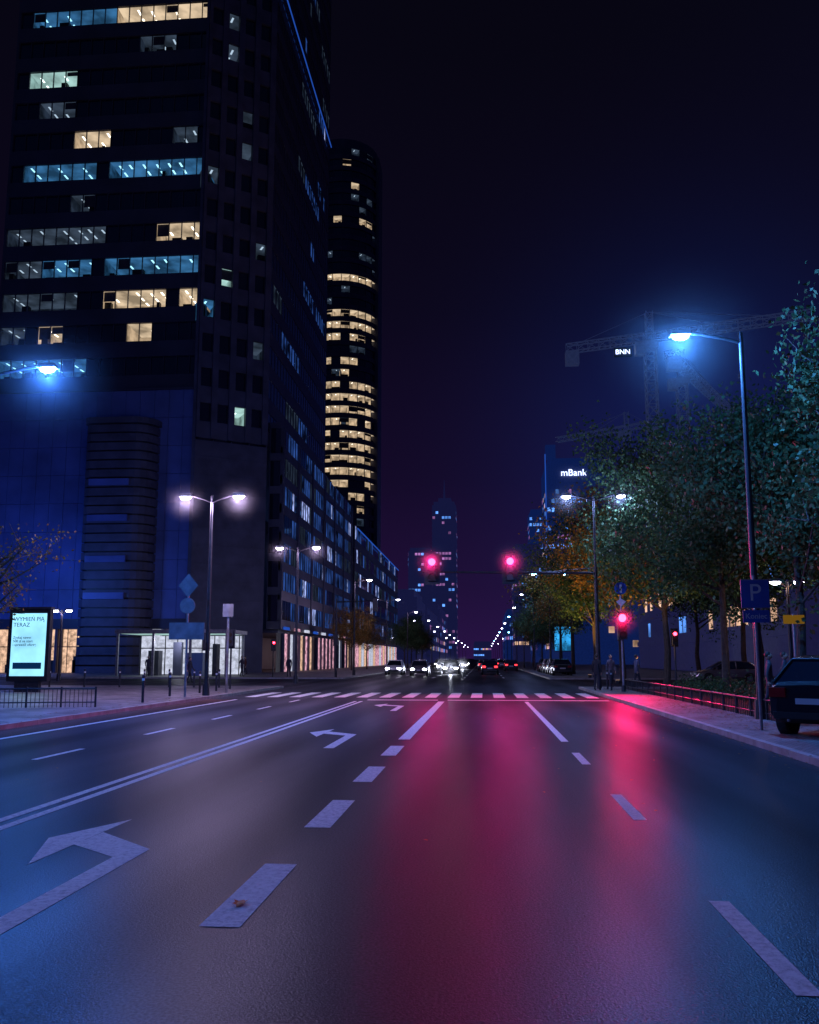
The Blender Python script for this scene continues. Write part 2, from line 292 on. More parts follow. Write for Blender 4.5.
# ------------------------------------------------------------------ facades
def obox(mb,A,u,n,s0,s1,d0,d1,z0,z1,k):
    q=lambda s,d,zz:(A[0]+u[0]*s+n[0]*d,A[1]+u[1]*s+n[1]*d,zz)
    mb.hexa([q(s0,d1,z0),q(s1,d1,z0),q(s1,d0,z0),q(s0,d0,z0),q(s0,d1,z1),q(s1,d1,z1),q(s1,d0,z1),q(s0,d0,z1)],k)
def facade(W,G,RM,A,B,z0,nfl,fh,gh,bay,lit,rd=4.5,wall='wall',pier=0,pw=.5,out=.12,mull=.07,gd=-.15,po=.25):
    ln=math.hypot(B[0]-A[0],B[1]-A[1]); u=((B[0]-A[0])/ln,(B[1]-A[1])/ln); n=(u[1],-u[0])
    nb=max(1,round(ln/bay)); bw=ln/nb
    q=lambda s,d,zz:(A[0]+u[0]*s+n[0]*d,A[1]+u[1]*s+n[1]*d,zz)
    for f in range(nfl):
        zb=z0+f*fh; zg=zb+fh-gh; zt=zb+fh
        obox(W,A,u,n,0,ln,-.35,out,zb,zg,wall)
        L=[lit(f,i,nb,zb) for i in range(nb)]
        i=0
        while i<nb:
            t=L[i]; j=i
            while j<nb and L[j]==t: j+=1
            s0,s1=i*bw,j*bw
            if t is None:
                for b_ in range(i,j):
                    G.face([q(b_*bw,gd,zg),q((b_+1)*bw,gd,zg),q((b_+1)*bw,gd,zt),q(b_*bw,gd,zt)],'glass')
            else:
                c,bk,fx='c'+t,'b'+t,'f'+t; g2=gd-.02
                RM.face([q(s0,g2,zt-.03),q(s1,g2,zt-.03),q(s1,-rd,zt-.03),q(s0,-rd,zt-.03)],c)
                RM.face([q(s0,-rd,zg),q(s1,-rd,zg),q(s1,-rd,zt-.03),q(s0,-rd,zt-.03)],bk)
                RM.face([q(s0,g2,zg+.01),q(s1,g2,zg+.01),q(s1,-rd,zg+.01),q(s0,-rd,zg+.01)],'floor')
                for s in (s0+.02,s1-.02): RM.face([q(s,g2,zg),q(s,-rd,zg),q(s,-rd,zt),q(s,g2,zt)],bk)
                if rd>1:
                  for b_ in range(i,j):
                    sc=(b_+.5)*bw+R.uniform(-.2,.2)
                    if R.random()<.75:
                        d0=-R.uniform(.5,1.0)
                        while d0>-rd+.8:
                            if R.random()<.8: RM.face([q(sc-.12,d0,zt-.08),q(sc+.12,d0,zt-.08),q(sc+.12,d0-.9,zt-.08),q(sc-.12,d0-.9,zt-.08)],fx)
                            d0-=1.5
                    if R.random()<.45:
                        w=R.uniform(.3,bw*.9); h=R.uniform(.3,1.1); s=b_*bw+R.uniform(0,bw-w)
                        obox(RM,A,u,n,s,s+w,-1.1,-.5,zg,zg+h,'black')
                    if R.random()<.18:
                        obox(RM,A,u,n,b_*bw+.05,(b_+1)*bw-.05,-.3,-.27,zt-R.uniform(.4,1.6),zt-.02,'floor')
            i=j
        for b_ in range(nb+1):
            obox(W,A,u,n,b_*bw-mull/2,b_*bw+mull/2,-.2,.02,zg,zt,wall)
        obox(W,A,u,n,0,ln,-.2,.02,zg+.001,zg+.06,wall)
    if pier:
        s=0
        while s<=ln+.01:
            a0=max(0,s-pw/2); a1=min(ln,s+pw/2); obox(W,A,u,n,a0,a1,-.3,out+po,z0,z0+nfl*fh,wall); s+=pier
T=empty('office_tower',(-41,110,0)); W=MB();G=MB();RM=MB()
z0=32.2; FH=4.1; NF=29
XA,XB,XC=-56.5,-31.9,-24.9
runs={0:[(.03,.42,'B')],1:[(.03,.14,'D'),(.16,.32,'W'),(.6,.72,'W')],2:[(.0,.38,'D'),(.5,.83,'W'),(.87,1.,'W')],3:[(.02,.16,'D'),(.18,.46,'B'),(.5,.85,'B'),(.88,1.,'B')],
 4:[(.0,.5,'D'),(.74,.85,'W'),(.88,1.,'W')],5:[(.3,.42,'D')],6:[(.05,.46,'B'),(.53,.86,'B'),(.9,1.,'B')],7:[(.33,.5,'W'),(.8,.95,'D')],8:[(.1,.3,'D')],9:[(.08,.33,'G')],10:[(.6,.8,'D')],11:[(.05,.47,'B'),(.5,.8,'W'),(.8,1.,'W')],13:[(.3,.7,'B')]}
def litL(f,i,nb,zb):
    t=(i+.5)/nb
    for a,b_,k_ in runs.get(f,[]):
        if a<=t<b_: return k_
    return None
facade(W,G,RM,(XA,94),(XB,94),z0,NF,FH,2.25,1.55,litL)
rr=random.Random(3)
sp={(4,1):'G',(0,2):'G',(5,3):'D',(7,0):'D',(9,2):'D',(11,1):'D',(2,3):'D',(8,2):'D',(12,1):'D',(3,0):'B'}
facade(W,G,RM,(XB,92.4),(XC,97),z0-6,NF+1,FH,2.2,2.0,lambda f,i,nb,zb: sp.get((f,i)),wall='stone',pier=2.0,pw=.7)
st={}
for f in range(NF+1):
    if rr.random()<.8:
        for _ in range(rr.choice([1,2,2])):
            a=rr.randrange(22); l=rr.choice([1,2,3,5,7]); k_=rr.choice('DEEEDV')
            for i in range(a,a+l): st[(f,i)]=k_
facade(W,G,RM,(XC,97),(XC,134),z0-6,NF+1,FH,2.4,1.55,lambda f,i,nb,zb: st.get((f,i)),wall='wall',rd=.12,out=.04,mull=.12,gd=-.03)
W.box(XA+.1,XB,101.0,134,0,z0+NF*FH,'wall'); W.box(XB,-29,101,134,20,z0+NF*FH,'wall'); W.box(XA,XB,94.4,101,z0+NF*FH,z0+NF*FH+.4,'wall')
W.box(XB-.35,XB,92.4,95,0,z0+NF*FH,'stone'); W.box(XA-.3,XA,93.9,134,0,z0+NF*FH+1,'wall')
for i in range(8):
    for j in range(16):
        x0=-59+j*1.69; zz=6+i*3.25
        W.box(x0+.02,x0+1.67,93.2,93.6,zz+.02,zz+3.23,'podium')
W.box(-59,XB,93.61,94.2,6,32,'black')
W.box(-59.2,XB+.1,93.0,94.4,32,32.25,'wall')
facade(W,G,RM,(XB,92.4),(XC,97),0,1,26.2,.3,2.2,lambda f,i,nb,zb:None,wall='stone')
dl=math.hypot(XC-XB,4.6); uu=((XC-XB)/dl,4.6/dl); nn=(uu[1],-uu[0])
for zz in range(2,26,2): obox(W,(XB,92.4),uu,nn,0,dl,.12,.2,zz,zz+.12,'stone')
W.obj('walls',parent=T); G.obj('windows',parent=T); RM.obj('lit_rooms',parent=T)
e=MB(); e.box(XC+.3,XC+.42,97.5,134,86.6,86.8,'led'); e.obj('led_strip',parent=T)
D=MB()
def rib(zz0,zz1,ins,k):
    x0,x1,y0,y1=-43.9+ins,-36.2-ins,90.6+ins,93.2; pts=[(x0,y1),(x0,y0+.8),(x0+.25,y0+.25),(x0+.8,y0)]
    for t in range(7):
        a=-math.pi/2+math.pi/2*t/6; pts.append((x1-2.4+2.4*math.cos(a),y0+2.4+2.4*math.sin(a)))
    pts.append((x1,y1)); n=len(pts)
    for i in range(n):
        a,b_=pts[i],pts[(i+1)%n]; D.face([(a[0],a[1],zz0),(b_[0],b_[1],zz0),(b_[0],b_[1],zz1),(a[0],a[1],zz1)],k)
    D.face([(a[0],a[1],zz1) for a in pts],k); D.face([(a[0],a[1],zz0) for a in pts],k)
for i in range(27):
    rib(i*1.02,i*1.02+.84,0,'stone'); rib(i*1.02+.842,i*1.02+1.018,.2,'black')
rib(27.54,28.2,-.15,'stone'); 
for zz in (8,12,16.5,20.5): D.box(-43.0,-38.5,90.35,90.6,zz,zz+.7,'podium')
D.obj('stair_block',parent=T)
S=MB()
S.box(-59,XB,93.0,93.3,4.9,6,'wall')
segs=[(-58,-55.3,'black'),(-55,-52,'shopW'),(-51.7,-49.3,'black'),(-49,-47.4,'shopW'),(-47.0,-44.3,'shopW'),(-44,-38,'black'),(-37.5,-35.2,'shopC'),(-34.8,-32.2,'shopP')]
for a,b_,k_ in segs:
    S.face([(a,94.6,0.1),(b_,94.6,.1),(b_,94.6,4.9),(a,94.6,4.9)],k_)
    S.box(a-.3,a-.02,93.2,94.6,.1,4.9,'stone')
    if k_!='black':
        x=a
        while x<b_: S.box(x-.03,x+.03,93.4,93.46,.1,4.9,'black'); x+=1.1
        S.box(a,b_,93.4,93.46,2.9,3.0,'black')
        for i in range(4):
            x=R.uniform(a,b_-.5); S.box(x,x+R.uniform(.3,.7),94.0,94.3,.1,R.uniform(.8,2.2),'floor')
S.obj('shopfronts',parent=T)
P_=empty('shopping_podium',(-27,120,0)); W=MB();G=MB();RM=MB(); rr=random.Random(11)
pl={}
for f in range(8):
    i=0
    while i<60:
        l=rr.randint(1,4); k_=rr.choice(['E','E','E','E','V','D','E',None])
        for q_ in range(i,i+l): pl[(f,q_)]=k_
        i+=l
facade(W,G,RM,(-23.3,98.5),(-23.3,153),5,7,3.385,2.3,1.35,lambda f,i,nb,zb: pl.get((f,i)),wall='wall',rd=.08,pier=9,pw=.8,out=.03,mull=.06,gd=-.02,po=.12)
facade(W,G,RM,(XC+.05,98.5),(-23.3,98.5),5,6,3.95,3.1,1.9,lambda f,i,nb,zb: None,wall='wall',rd=1)
W.box(-40,-23.7,134.2,153,28.71,29.0,'wall'); W.box(-40,-27,134.2,153,5,28.7,'wall'); W.box(XC+.05,-23.7,98.6,134,28.71,29.4,'wall'); 
W.box(-40,-23.7,99.5,153,4.6,5,'wall')
for i in range(18):
    y=98.7+i*3.0; RM.face([(-23.7,y,.12),(-23.7,y+2.7,.12),(-23.7,y+2.7,4.6),(-23.7,y,4.6)],rr.choice(['shopP','shopC','shopP','shopW','shopP','black']))
    W.box(-23.8,-23.4,y+2.7,y+3.0,.12,4.6,'stone')
W.obj('walls',parent=P_); G.obj('windows',parent=P_); RM.obj('lit_rooms',parent=P_)
e=MB(); 
for i in range(9): e.box(-23.2,-23.1,100+i*6,103+i*6,5.0,5.35,R.choice(['led','shopC','shopP']))
e.obj('shop_fascia',parent=P_)
P2=empty('department_store',(-30,195,0)); W=MB();G=MB();RM=MB()
pl2={(f,i):rr.choice('EEDEV') for f in range(6) for i in range(45) if rr.random()<.55}
facade(W,G,RM,(-23.4,157),(-23.4,237),5,5,4.2,2.6,2.2,lambda f,i,nb,zb: pl2.get((f,i)),wall='wall',rd=.08,out=.03,gd=-.02)
facade(W,G,RM,(-45,157),(-23.4,157),5,5,4.2,2.6,2.2,lambda f,i,nb,zb: None,wall='wall',rd=3)
W.box(-45,-27,160.5,236.8,0,26,'wall')
for i in range(22):
    y=157.5+i*3.6; RM.face([(-23.6,y,.12),(-23.6,y+3.2,.12),(-23.6,y+3.2,4.6),(-23.6,y,4.6)],rr.choice(['shopP','shopC','shopP','shopW']))
W.obj('walls',parent=P2); G.obj('windows',parent=P2); RM.obj('lit_rooms',parent=P2)
e=MB(); e.box(-23.1,-22.95,158,236,25.4,25.6,'led'); e.obj('led_strip',parent=P2)
T2=empty('round_tower',(-42,252,0)); W=MB();G=MB();RM=MB(); rr=random.Random(5)
cx,cy,rad=-42.0,252,11.0; ns=26; fh=3.65; zs=54-1.8-3.65*9
fl={}
for z_,pr in ((54,.97),(57.6,1),(61.3,1),(65,.95),(68.6,.25),(72.2,1),(75.9,1),(79.6,.95),(86.9,.3),(94.2,.7),(98,1),(101.5,1),(112.4,.9),(131,.7),(142,.15),(50.4,.8),(46.8,.6),(43,.3),(120,.1),(83,.15)):
    fl[round((z_-1.8-zs)/fh)]=pr
lt={}
for f in range(40):
    pr=fl.get(f,.015)
    for s in range(ns): lt[(f,s)]= 'W' if rr.random()<pr else ('D' if rr.random()<.12 else None)
for s in range(ns):
    a0=2*math.pi*s/ns; a1=2*math.pi*(s+1)/ns
    A=(cx+rad*math.cos(a0),cy+rad*math.sin(a0)); B=(cx+rad*math.cos(a1),cy+rad*math.sin(a1))
    facade(W,G,RM,A,B,zs,37,fh,2.2,3.0,lambda f,i,nb,zb,s=s: lt[(f,s)],rd=2.4,mull=.12)
W.cyl((cx,cy,0),(cx,cy,zs+37*fh),rad-3.2,rad-3.2,'black',20); W.cyl((cx,cy,zs+37*fh),(cx,cy,zs+37*fh+3),rad-.3,rad-.3,'wall',26)
W.cyl((cx,cy,0),(cx,cy,zs),rad,rad,'wall',26)
W.box(cx+rad-3.0,cx+rad+.4,cy-3,cy+6,0,zs+37*fh+1,'wall')
W.obj('walls',parent=T2); G.obj('windows',parent=T2); RM.obj('lit_rooms',parent=T2)
def far(name,x0,x1,y0,y1,h,fh,bay,pr,keys,wall,seed,top=0):
    T=empty(name,((x0+x1)/2,(y0+y1)/2,0)); w=MB(); l=MB(); r_=random.Random(seed)
    w.box(x0,x1,y0,y1,0,h,wall); w.box(x0+1,x1-1,y0+1,y1-1,h,h+2.5,wall)
    nf=int((h-top)/fh)
    for f in range(1,nf):
        zz=f*fh
        w.box(x0-.25,x1+.25,y0-.25,y1+.25,zz-.35,zz+.35,wall)
        dens=pr*r_.choice([.1,.3,.8,1.2,2.6])
        for (A,B,nx,ny) in (((x0,y0),(x1,y0),0,-1),((x0,y1),(x0,y0),-1,0),((x1,y0),(x1,y1),1,0)):
            ln=math.hypot(B[0]-A[0],B[1]-A[1]); nb=int(ln/bay); ux,uy=(B[0]-A[0])/ln,(B[1]-A[1])/ln; i=0
            while i<nb:
                if r_.random()<dens:
                    c=1 if r_.random()<.7 else r_.randint(2,4); k_=r_.choice(keys)
                    for q_ in range(i,min(nb,i+c)):
                        s0=q_*bay+.25; s1=(q_+1)*bay-.25; o=.06
                        P=lambda s,zq:(A[0]+ux*s+nx*o,A[1]+uy*s+ny*o,zq)
                        l.face([P(s0,zz+1.0),P(s1,zz+1.0),P(s1,zz+fh-.9),P(s0,zz+fh-.9)],k_)
                    i+=c
                else: i+=1
    w.obj('walls',parent=T); l.obj('lit_windows',parent=T); return T
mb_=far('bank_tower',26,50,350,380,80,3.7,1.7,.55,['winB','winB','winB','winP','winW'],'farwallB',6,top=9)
M['signT']=emis('rooftop_sign_letters',(.55,.65,1),3)
text('rooftop_sign','mBank',(37.0,349.3,76),3.8,'signT',mb_,ext=.1)
e=MB(); e.box(25.5,25.9,349.4,349.9,4,84,'led'); e.box(26,30,350,354,82.5,88,'farwallB'); e.obj('corner_fin',parent=mb_)
far('office_building',14.7,29,420,450,54,3.5,1.7,.3,['winB','winP','winW'],'farwall',2)
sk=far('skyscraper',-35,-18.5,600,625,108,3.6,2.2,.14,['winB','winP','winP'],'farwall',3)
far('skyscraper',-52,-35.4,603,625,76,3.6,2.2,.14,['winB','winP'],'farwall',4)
far('office_building',-28,-20,262,300,20,3.6,2,.2,['winW','winB','winP'],'farwall',8)
far('office_building',-30,-19,310,380,17,3.6,2,.25,['winW','winP','winB'],'farwall',9)
far('office_building',-36,-20,400,480,24,3.6,2,.2,['winW','winP','winB'],'farwall',10)
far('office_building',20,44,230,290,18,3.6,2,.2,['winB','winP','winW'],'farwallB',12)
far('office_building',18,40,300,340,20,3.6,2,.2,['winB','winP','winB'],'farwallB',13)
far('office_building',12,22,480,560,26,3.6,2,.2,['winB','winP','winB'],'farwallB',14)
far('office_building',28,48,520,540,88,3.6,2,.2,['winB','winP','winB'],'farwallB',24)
far('office_building',-14,10,1200,1260,22,4,2.4,.3,['winB','winP','winW'],'farwall',15)
far('shop_building',26,60,74,150,12,4,2.2,.22,['winW','winP','winB'],'farwall',16)
far('office_building',46,90,20,66,16,4,2.2,.15,['winW','winP','winB'],'farwall',18)
s=MB(); s.cyl((-27,612,114),(-27,612,128),.9,.2,'farwall',6); s.box(-31,-22,606,618,110.6,114,'farwall'); s.obj('roof_mast',parent=sk)
bb=MB(); bb.box(9.35,11.6,117.9,118,2.6,6,'dmetal'); bb.cyl((10.3,118.1,0),(10.3,118.1,2.6),.12,.12,'dmetal'); M['bbd']=emis('billboard_screen',(.03,.35,.8),.9,.7,.8)
bb.face([(9.4,117.85,2.7),(11.5,117.85,2.7),(11.5,117.85,5.9),(9.4,117.85,5.9)],'bbd'); bb.obj('billboard')
# ------------------------------------------------------------------ street lamps
def lamp(x,y,h,arms,lens,col,power,base_r=.095,mr=0,md=.02):
    m=MB(); m.cyl((0,0,0),(0,0,.5),base_r*1.7,base_r*1.5,'dmetal',12); m.cyl((0,0,.5),(0,0,h),base_r,base_r*.6,'dmetal',12)
    hs=[]
    for dx in arms:
        pr=(0,0,h-.3); 
        for t in (.35,.7,1):
            q=(dx*t,0,h-.3+.35*math.sin(t*1.4)); m.cyl(pr,q,base_r*.5,base_r*.4,'dmetal',8); pr=q
        m.hexa([(pr[0]-.28,-.14,pr[2]-.08),(pr[0]+.28,-.14,pr[2]-.08),(pr[0]+.28,.14,pr[2]-.08),(pr[0]-.28,.14,pr[2]-.08),(pr[0]-.22,-.1,pr[2]+.06),(pr[0]+.22,-.1,pr[2]+.06),(pr[0]+.22,.1,pr[2]+.06),(pr[0]-.22,.1,pr[2]+.06)],'metal')
        m.ell((pr[0],0,pr[2]-.10),(.24,.13,.12),lens,12,6); hs.append(pr)
    o=m.obj('street_lamp',(x,y,.12 if (x>XR or x<XL) else 0))
    for pr in hs:
        if power>0: light('POINT',(x+pr[0],y,pr[2]-.14),col,power/len(hs),o,r=.12)
    if mr:
        for pr in hs: halo_ball((x+pr[0],y,pr[2]-.1),mr,o,md)
    return o
BL=(.05,.22,1); WH=(.75,.55,1)
lamp(7.25,24,10.6,[-1.65],'lampB',(.06,.28,1),4300,.1,2.8,.014)
lamp(-14.6,23.5,10.0,[2.0],'lampB',BL,5500,.1,2.4,.010)
lamp(-11.9,37,8.7,[-1.2,1.2],'lampW',WH,3400,mr=1.15,md=.024)
lamp(-11.9,55,8.7,[-1.2,1.2],'lampW',WH,1000,mr=1.1,md=.03)
lamp(6.2,48.6,10.6,[-1.5,1.5],'lampW',(.3,.42,1),2600,mr=1.4,md=.014)
lamp(8.2,-9,10.6,[-1.8],'lampB',(.2,.26,1),1000); lamp(-14.6,-3,10.0,[2.0],'lampB',(.2,.28,1),2300)
for i,y in enumerate((82,110,140,172,206,242,280,320,370,430,500,590)):
    lamp(-12.2,y,9,[1.4,-1.4] if i%2 else [1.4],'lampW',WH,800 if y<150 else 0)
    lamp(6.6,y+6,10,[-1.5,1.5] if i%2==0 else [-1.5],'lampW' if i%3 else 'lampB',(.3,.4,1),800 if y<120 else 0)
lamp(-30,60,5,[-.5,.5],'lampW',WH,200); lamp(-48,80,9,[-.8,.8],'lampB',(.06,.2,1),3600); lamp(24,60,8,[-1,1],'lampW',(1,.5,.3),300)
lamp(13.5,40,5,[-.5,.5],'lampW',(1,.5,.25),90)
for (x,y,e_) in ((8.9,60,3600),(8.6,73,3600),(8.9,49.2,1200)):  # invented ground spots, added for the warm light in the crowns
    m=MB(); m.cyl((0,0,0),(0,0,.25),.14,.16,'dmetal',12); m.cyl((0,0,.25),(0,0,.27),.13,.13,'shopW',12); o=m.obj('added_uplight',(x,y,.12 if y>72.2 or y<50 else 0)); light('SPOT',(x,y,.5),(1,.52,.13),e_,o,r=.1,rot=(math.radians(180),0,0),spot_size=math.radians(110),spot_blend=.6)
# ------------------------------------------------------------------ signals
def sighead(m,x,y,zc,bp=True):
    m.box(x-.22,x+.22,y-.12,y+.12,zc-1.02,zc+.3,'black')
    if bp: m.box(x-.42,x+.42,y+.122,y+.14,zc-1.2,zc+.5,'black')
    for i,zz in enumerate((zc,zc-.41,zc-.82)):
        m.cyl((x,y-.125,zz+.0),(x,y-.15,zz),.19,.19,'red' if i==0 else 'off',18)
        n=12
        for j in range(n//2+3):
            a0=math.pi*(-.15+1.3*j/(n//2+3)); a1=math.pi*(-.15+1.3*(j+1)/(n//2+3))
            c=lambda a,yy:(x+.2*math.cos(a),yy,zz+.2*math.sin(a))
            m.face([c(a0,y-.12),c(a1,y-.12),c(a1,y-.33),c(a0,y-.33)],'black')
def sigspot(x,y,zc,par,e_,col,yaw=0,cone=120):
    light('SPOT',(x,y,zc),col,e_,par,r=.12,rot=(math.radians(-76),0,math.radians(yaw)),spot_size=math.radians(cone),spot_blend=.6)
g=MB(); g.cyl((6.0,47,.1),(6.0,47,6.5),.13,.09,'dmetal',12); g.cyl((6.0,47,6.2),(-3.3,47,6.35),.08,.05,'dmetal',10); g.cyl((6.0,47,6.5),(3,47,6.27),.02,.02,'dmetal',6)
for x in (-2.75,1.45): sighead(g,x,46.8,6.85); 
gt=g.obj('traffic_signal_gantry')
for x in (-2.75,1.45):
    sigspot(x,46.35,6.84,gt,2300,(1,.015,.24),0,100); halo_ball((x,46.0,6.84),1.25,gt,.085)
g=MB(); g.cyl((0,0,0),(0,0,4.6),.06,.05,'metal',10); g.cyl((0,0,0),(0,0,.3),.12,.1,'dmetal',10); sighead(g,0,-.12,3.5,bp=False)
g.cyl((0,-.05,4.95),(0,-.08,4.95),.30,.30,'blueSign',20)
g.face([(0,-.06,4.45-.0),(.24,-.06,4.2+.1),(0,-.06,4.05),(-.24,-.06,4.3)],'whiteSign')
g.hexa([(-.05,-.12,4.95-.22),(.05,-.12,4.95-.22),(.05,-.1,4.95-.22),(-.05,-.1,4.95-.22),(-.05,-.12,5.12),(.05,-.12,5.12),(.05,-.1,5.12),(-.05,-.1,5.12)],'whiteSign')
sp_=g.obj('traffic_signal',(6.65,43,.12)); sigspot(6.65,42.45,3.63,sp_,3600,(1,.01,.12),-14,84); halo_ball((6.65,42.1,3.63),1.25,sp_,.07)
def smallsig(x,y,h=3,lens='red',rot=0):
    g=MB(); g.cyl((0,0,0),(0,0,h),.05,.05,'dmetal',8); g.box(-.14,.14,-.2,0.0,h-.9,h-.1,'black'); g.cyl((0,-.2,h-.3),(0,-.23,h-.3),.1,.1,lens,12); g.cyl((0,-.2,h-.65),(0,-.23,h-.65),.1,.1,'off',12)
    g.box(-.2,.2,.0,.02,h-1.0,h,'black'); g.obj('pedestrian_signal',(x,y,.12),rot)
smallsig(-13.2,45,3.1,'off'); smallsig(-18,74,3.2,'red',.4); smallsig(10.4,49,3.2,'red'); smallsig(-15.5,48,3,'off',.5); smallsig(11.2,73.5,4,'red')
g=MB(); g.cyl((0,0,0),(0,0,6.6),.11,.08,'dmetal',10); g.cyl((0,0,6.3),(3.4,0,6.4),.06,.04,'dmetal',8); g.box(3.1,3.5,-.15,.15,5.5,6.6,'black'); g.box(-.2,.2,-.3,-.05,2.6,3.6,'black'); g.obj('traffic_signal_mast',(-12.4,73,.12))
# ------------------------------------------------------------------ signs
g=MB(); g.cyl((0,0,0),(0,0,3.45),.035,.035,'metal',10); g.box(-.31,.31,-.06,-.04,2.72,3.34,'blueSign'); g.box(-.31,.31,-.04,-.035,2.70,3.36,'metal'); g.box(-.29,.29,-.06,-.04,2.38,2.66,'blueSign')
s=g.obj('parking_sign',(6.15,20.4,.12)); 
text('letter','P',(6.15,20.335,3.16),.55,'whiteSign',s,ext=.003); text('caption','Koniec',(6.15,20.335,2.64),.17,'whiteSign',s,ext=.003)
g=MB(); g.cyl((0,0,0),(0,0,5.0),.05,.045,'metal',10); g.face([(0,-.05,5.1),(.42,-.05,4.6),(0,-.05,4.1),(-.42,-.05,4.6)],'signback')
g.cyl((0,-.05,3.75),(0,-.07,3.75),.33,.33,'signback',20); g.box(-.75,.75,-.07,-.05,2.35,3.05,'signback'); g.obj('traffic_sign',(-12.3,35.5,.12))
g=MB(); g.cyl((0,0,0),(0,0,4.1),.06,.06,'metal',10); g.box(-.25,.25,-.1,-.05,3.5,4.1,'signback'); g.obj('traffic_sign',(-11.9,40,.12))
g=MB(); g.cyl((0,0,0),(0,0,3.1),.04,.04,'metal',8); g.box(-.35,.35,-.06,-.03,2.75,3.05,'ysign'); g.obj('direction_sign',(10.6,31,.12))
M['adface']=emis('ad_display_face',(.30,.72,1),1.3,.25,.6); M['adtxt']=emis('ad_text',(.01,.08,.3),.25)
A_=MB(); A_.box(-1.0,1.0,-.15,.15,.5,3.9,'black'); A_.box(-.6,.6,-.12,.12,0,.5,'dmetal'); A_.box(-1.05,1.05,-.18,.18,3.9,4.0,'dmetal')
A_.face([(-.85,-.16,.75),(.85,-.16,.75),(.85,-.16,3.7),(-.85,-.16,3.7)],'adface'); ad=A_.obj('advertising_display',(-21.5,40,.12))
text('headline','WYMIEŃ PIĄ\nTERAZ',(-22.27,39.8,3.4),.27,'adtxt',ad,'LEFT',.004)
text('copy','Zyskaj nawet\n500 zł na start\ni sprawdź ofertę',(-22.25,39.8,2.5),.17,'adtxt',ad,'LEFT',.004)
b=MB(); b.box(-22.2,-20.8,39.81,39.82,1.2,1.5,'adtxt'); b.obj('copy_band',parent=ad)
light('AREA',(-21.5,39.6,2.3),(.4,.75,1),25,ad,size=1.8,rot=(math.radians(-90),0,0))
pv=MB(); pv.box(-33,-22.5,76,82,3.9,4.25,'metal')
for x in (-32.8,-29.5,-26.1,-22.8):
    for y in (76.3,81.7): pv.box(x-.1,x+.1,y-.1,y+.1,.12,3.9,'metal')
pv.face([(-32.7,81.5,.2),(-22.9,81.5,.2),(-22.9,81.5,3.8),(-32.7,81.5,3.8)],'shopC'); pv.box(-31,-30,79,80,.12,2.4,'floor'); pv.box(-27,-25.5,78,79,.12,2.2,'podium'); pv.box(-24.6,-24.2,78,79,.12,3.0,'floor'); pv.box(-29,-28.2,80,80.5,.12,3.2,'stone')
for i in range(9): pv.box(-32.7+i*1.2,-32.63+i*1.2,81.3,81.4,.12,3.8,'black')
pv.box(-32.7,-22.9,81.3,81.38,2.6,2.7,'black')
pv.face([(-32.7,76.5,3.88),(-22.9,76.5,3.88),(-22.9,81.4,3.88),(-32.7,81.4,3.88)],'cG'); pvo=pv.obj('passage_pavilion'); light('POINT',(-28,79,3.3),(.8,.8,1),180,pvo)
def fence(name,x0,y0,x1,y1,h,n):
    m=MB(); m.cyl((x0,y0,.12+h),(x1,y1,.12+h),.03,.03,'dmetal',8); m.cyl((x0,y0,.28),(x1,y1,.28),.02,.02,'dmetal',6)
    for i in range(n+1):
        t=i/n; x=x0+(x1-x0)*t; y=y0+(y1-y0)*t; big=i%8==0; m.cyl((x,y,.1),(x,y,.12+h+(.06 if big else 0)),.035 if big else .011,.035 if big else .011,'dmetal',6)
    return m.obj(name)
fence('low_fence',7.3,22.3,7.3,46.5,.5,140); fence('low_fence',-20,26.2,-12.7,28,.6,56)
for (x,y) in ((-20,47),(-18.6,47),(-17.2,47),(-15.8,47),(-14.4,47),(-13.0,42),(-13.0,39.5),(-12.3,31),(-22,47),(-24,47),(-13.2,36.2),(6.3,46),(6.3,44.6)):
    m=MB(); m.cyl((0,0,0),(0,0,.95),.05,.05,'dmetal',10); m.ell((0,0,.95),(.06,.06,.05),'dmetal',8,5); m.cyl((0,0,.78),(0,0,.86),.053,.053,'whiteSign',10); m.obj('bollard',(x,y,.12))
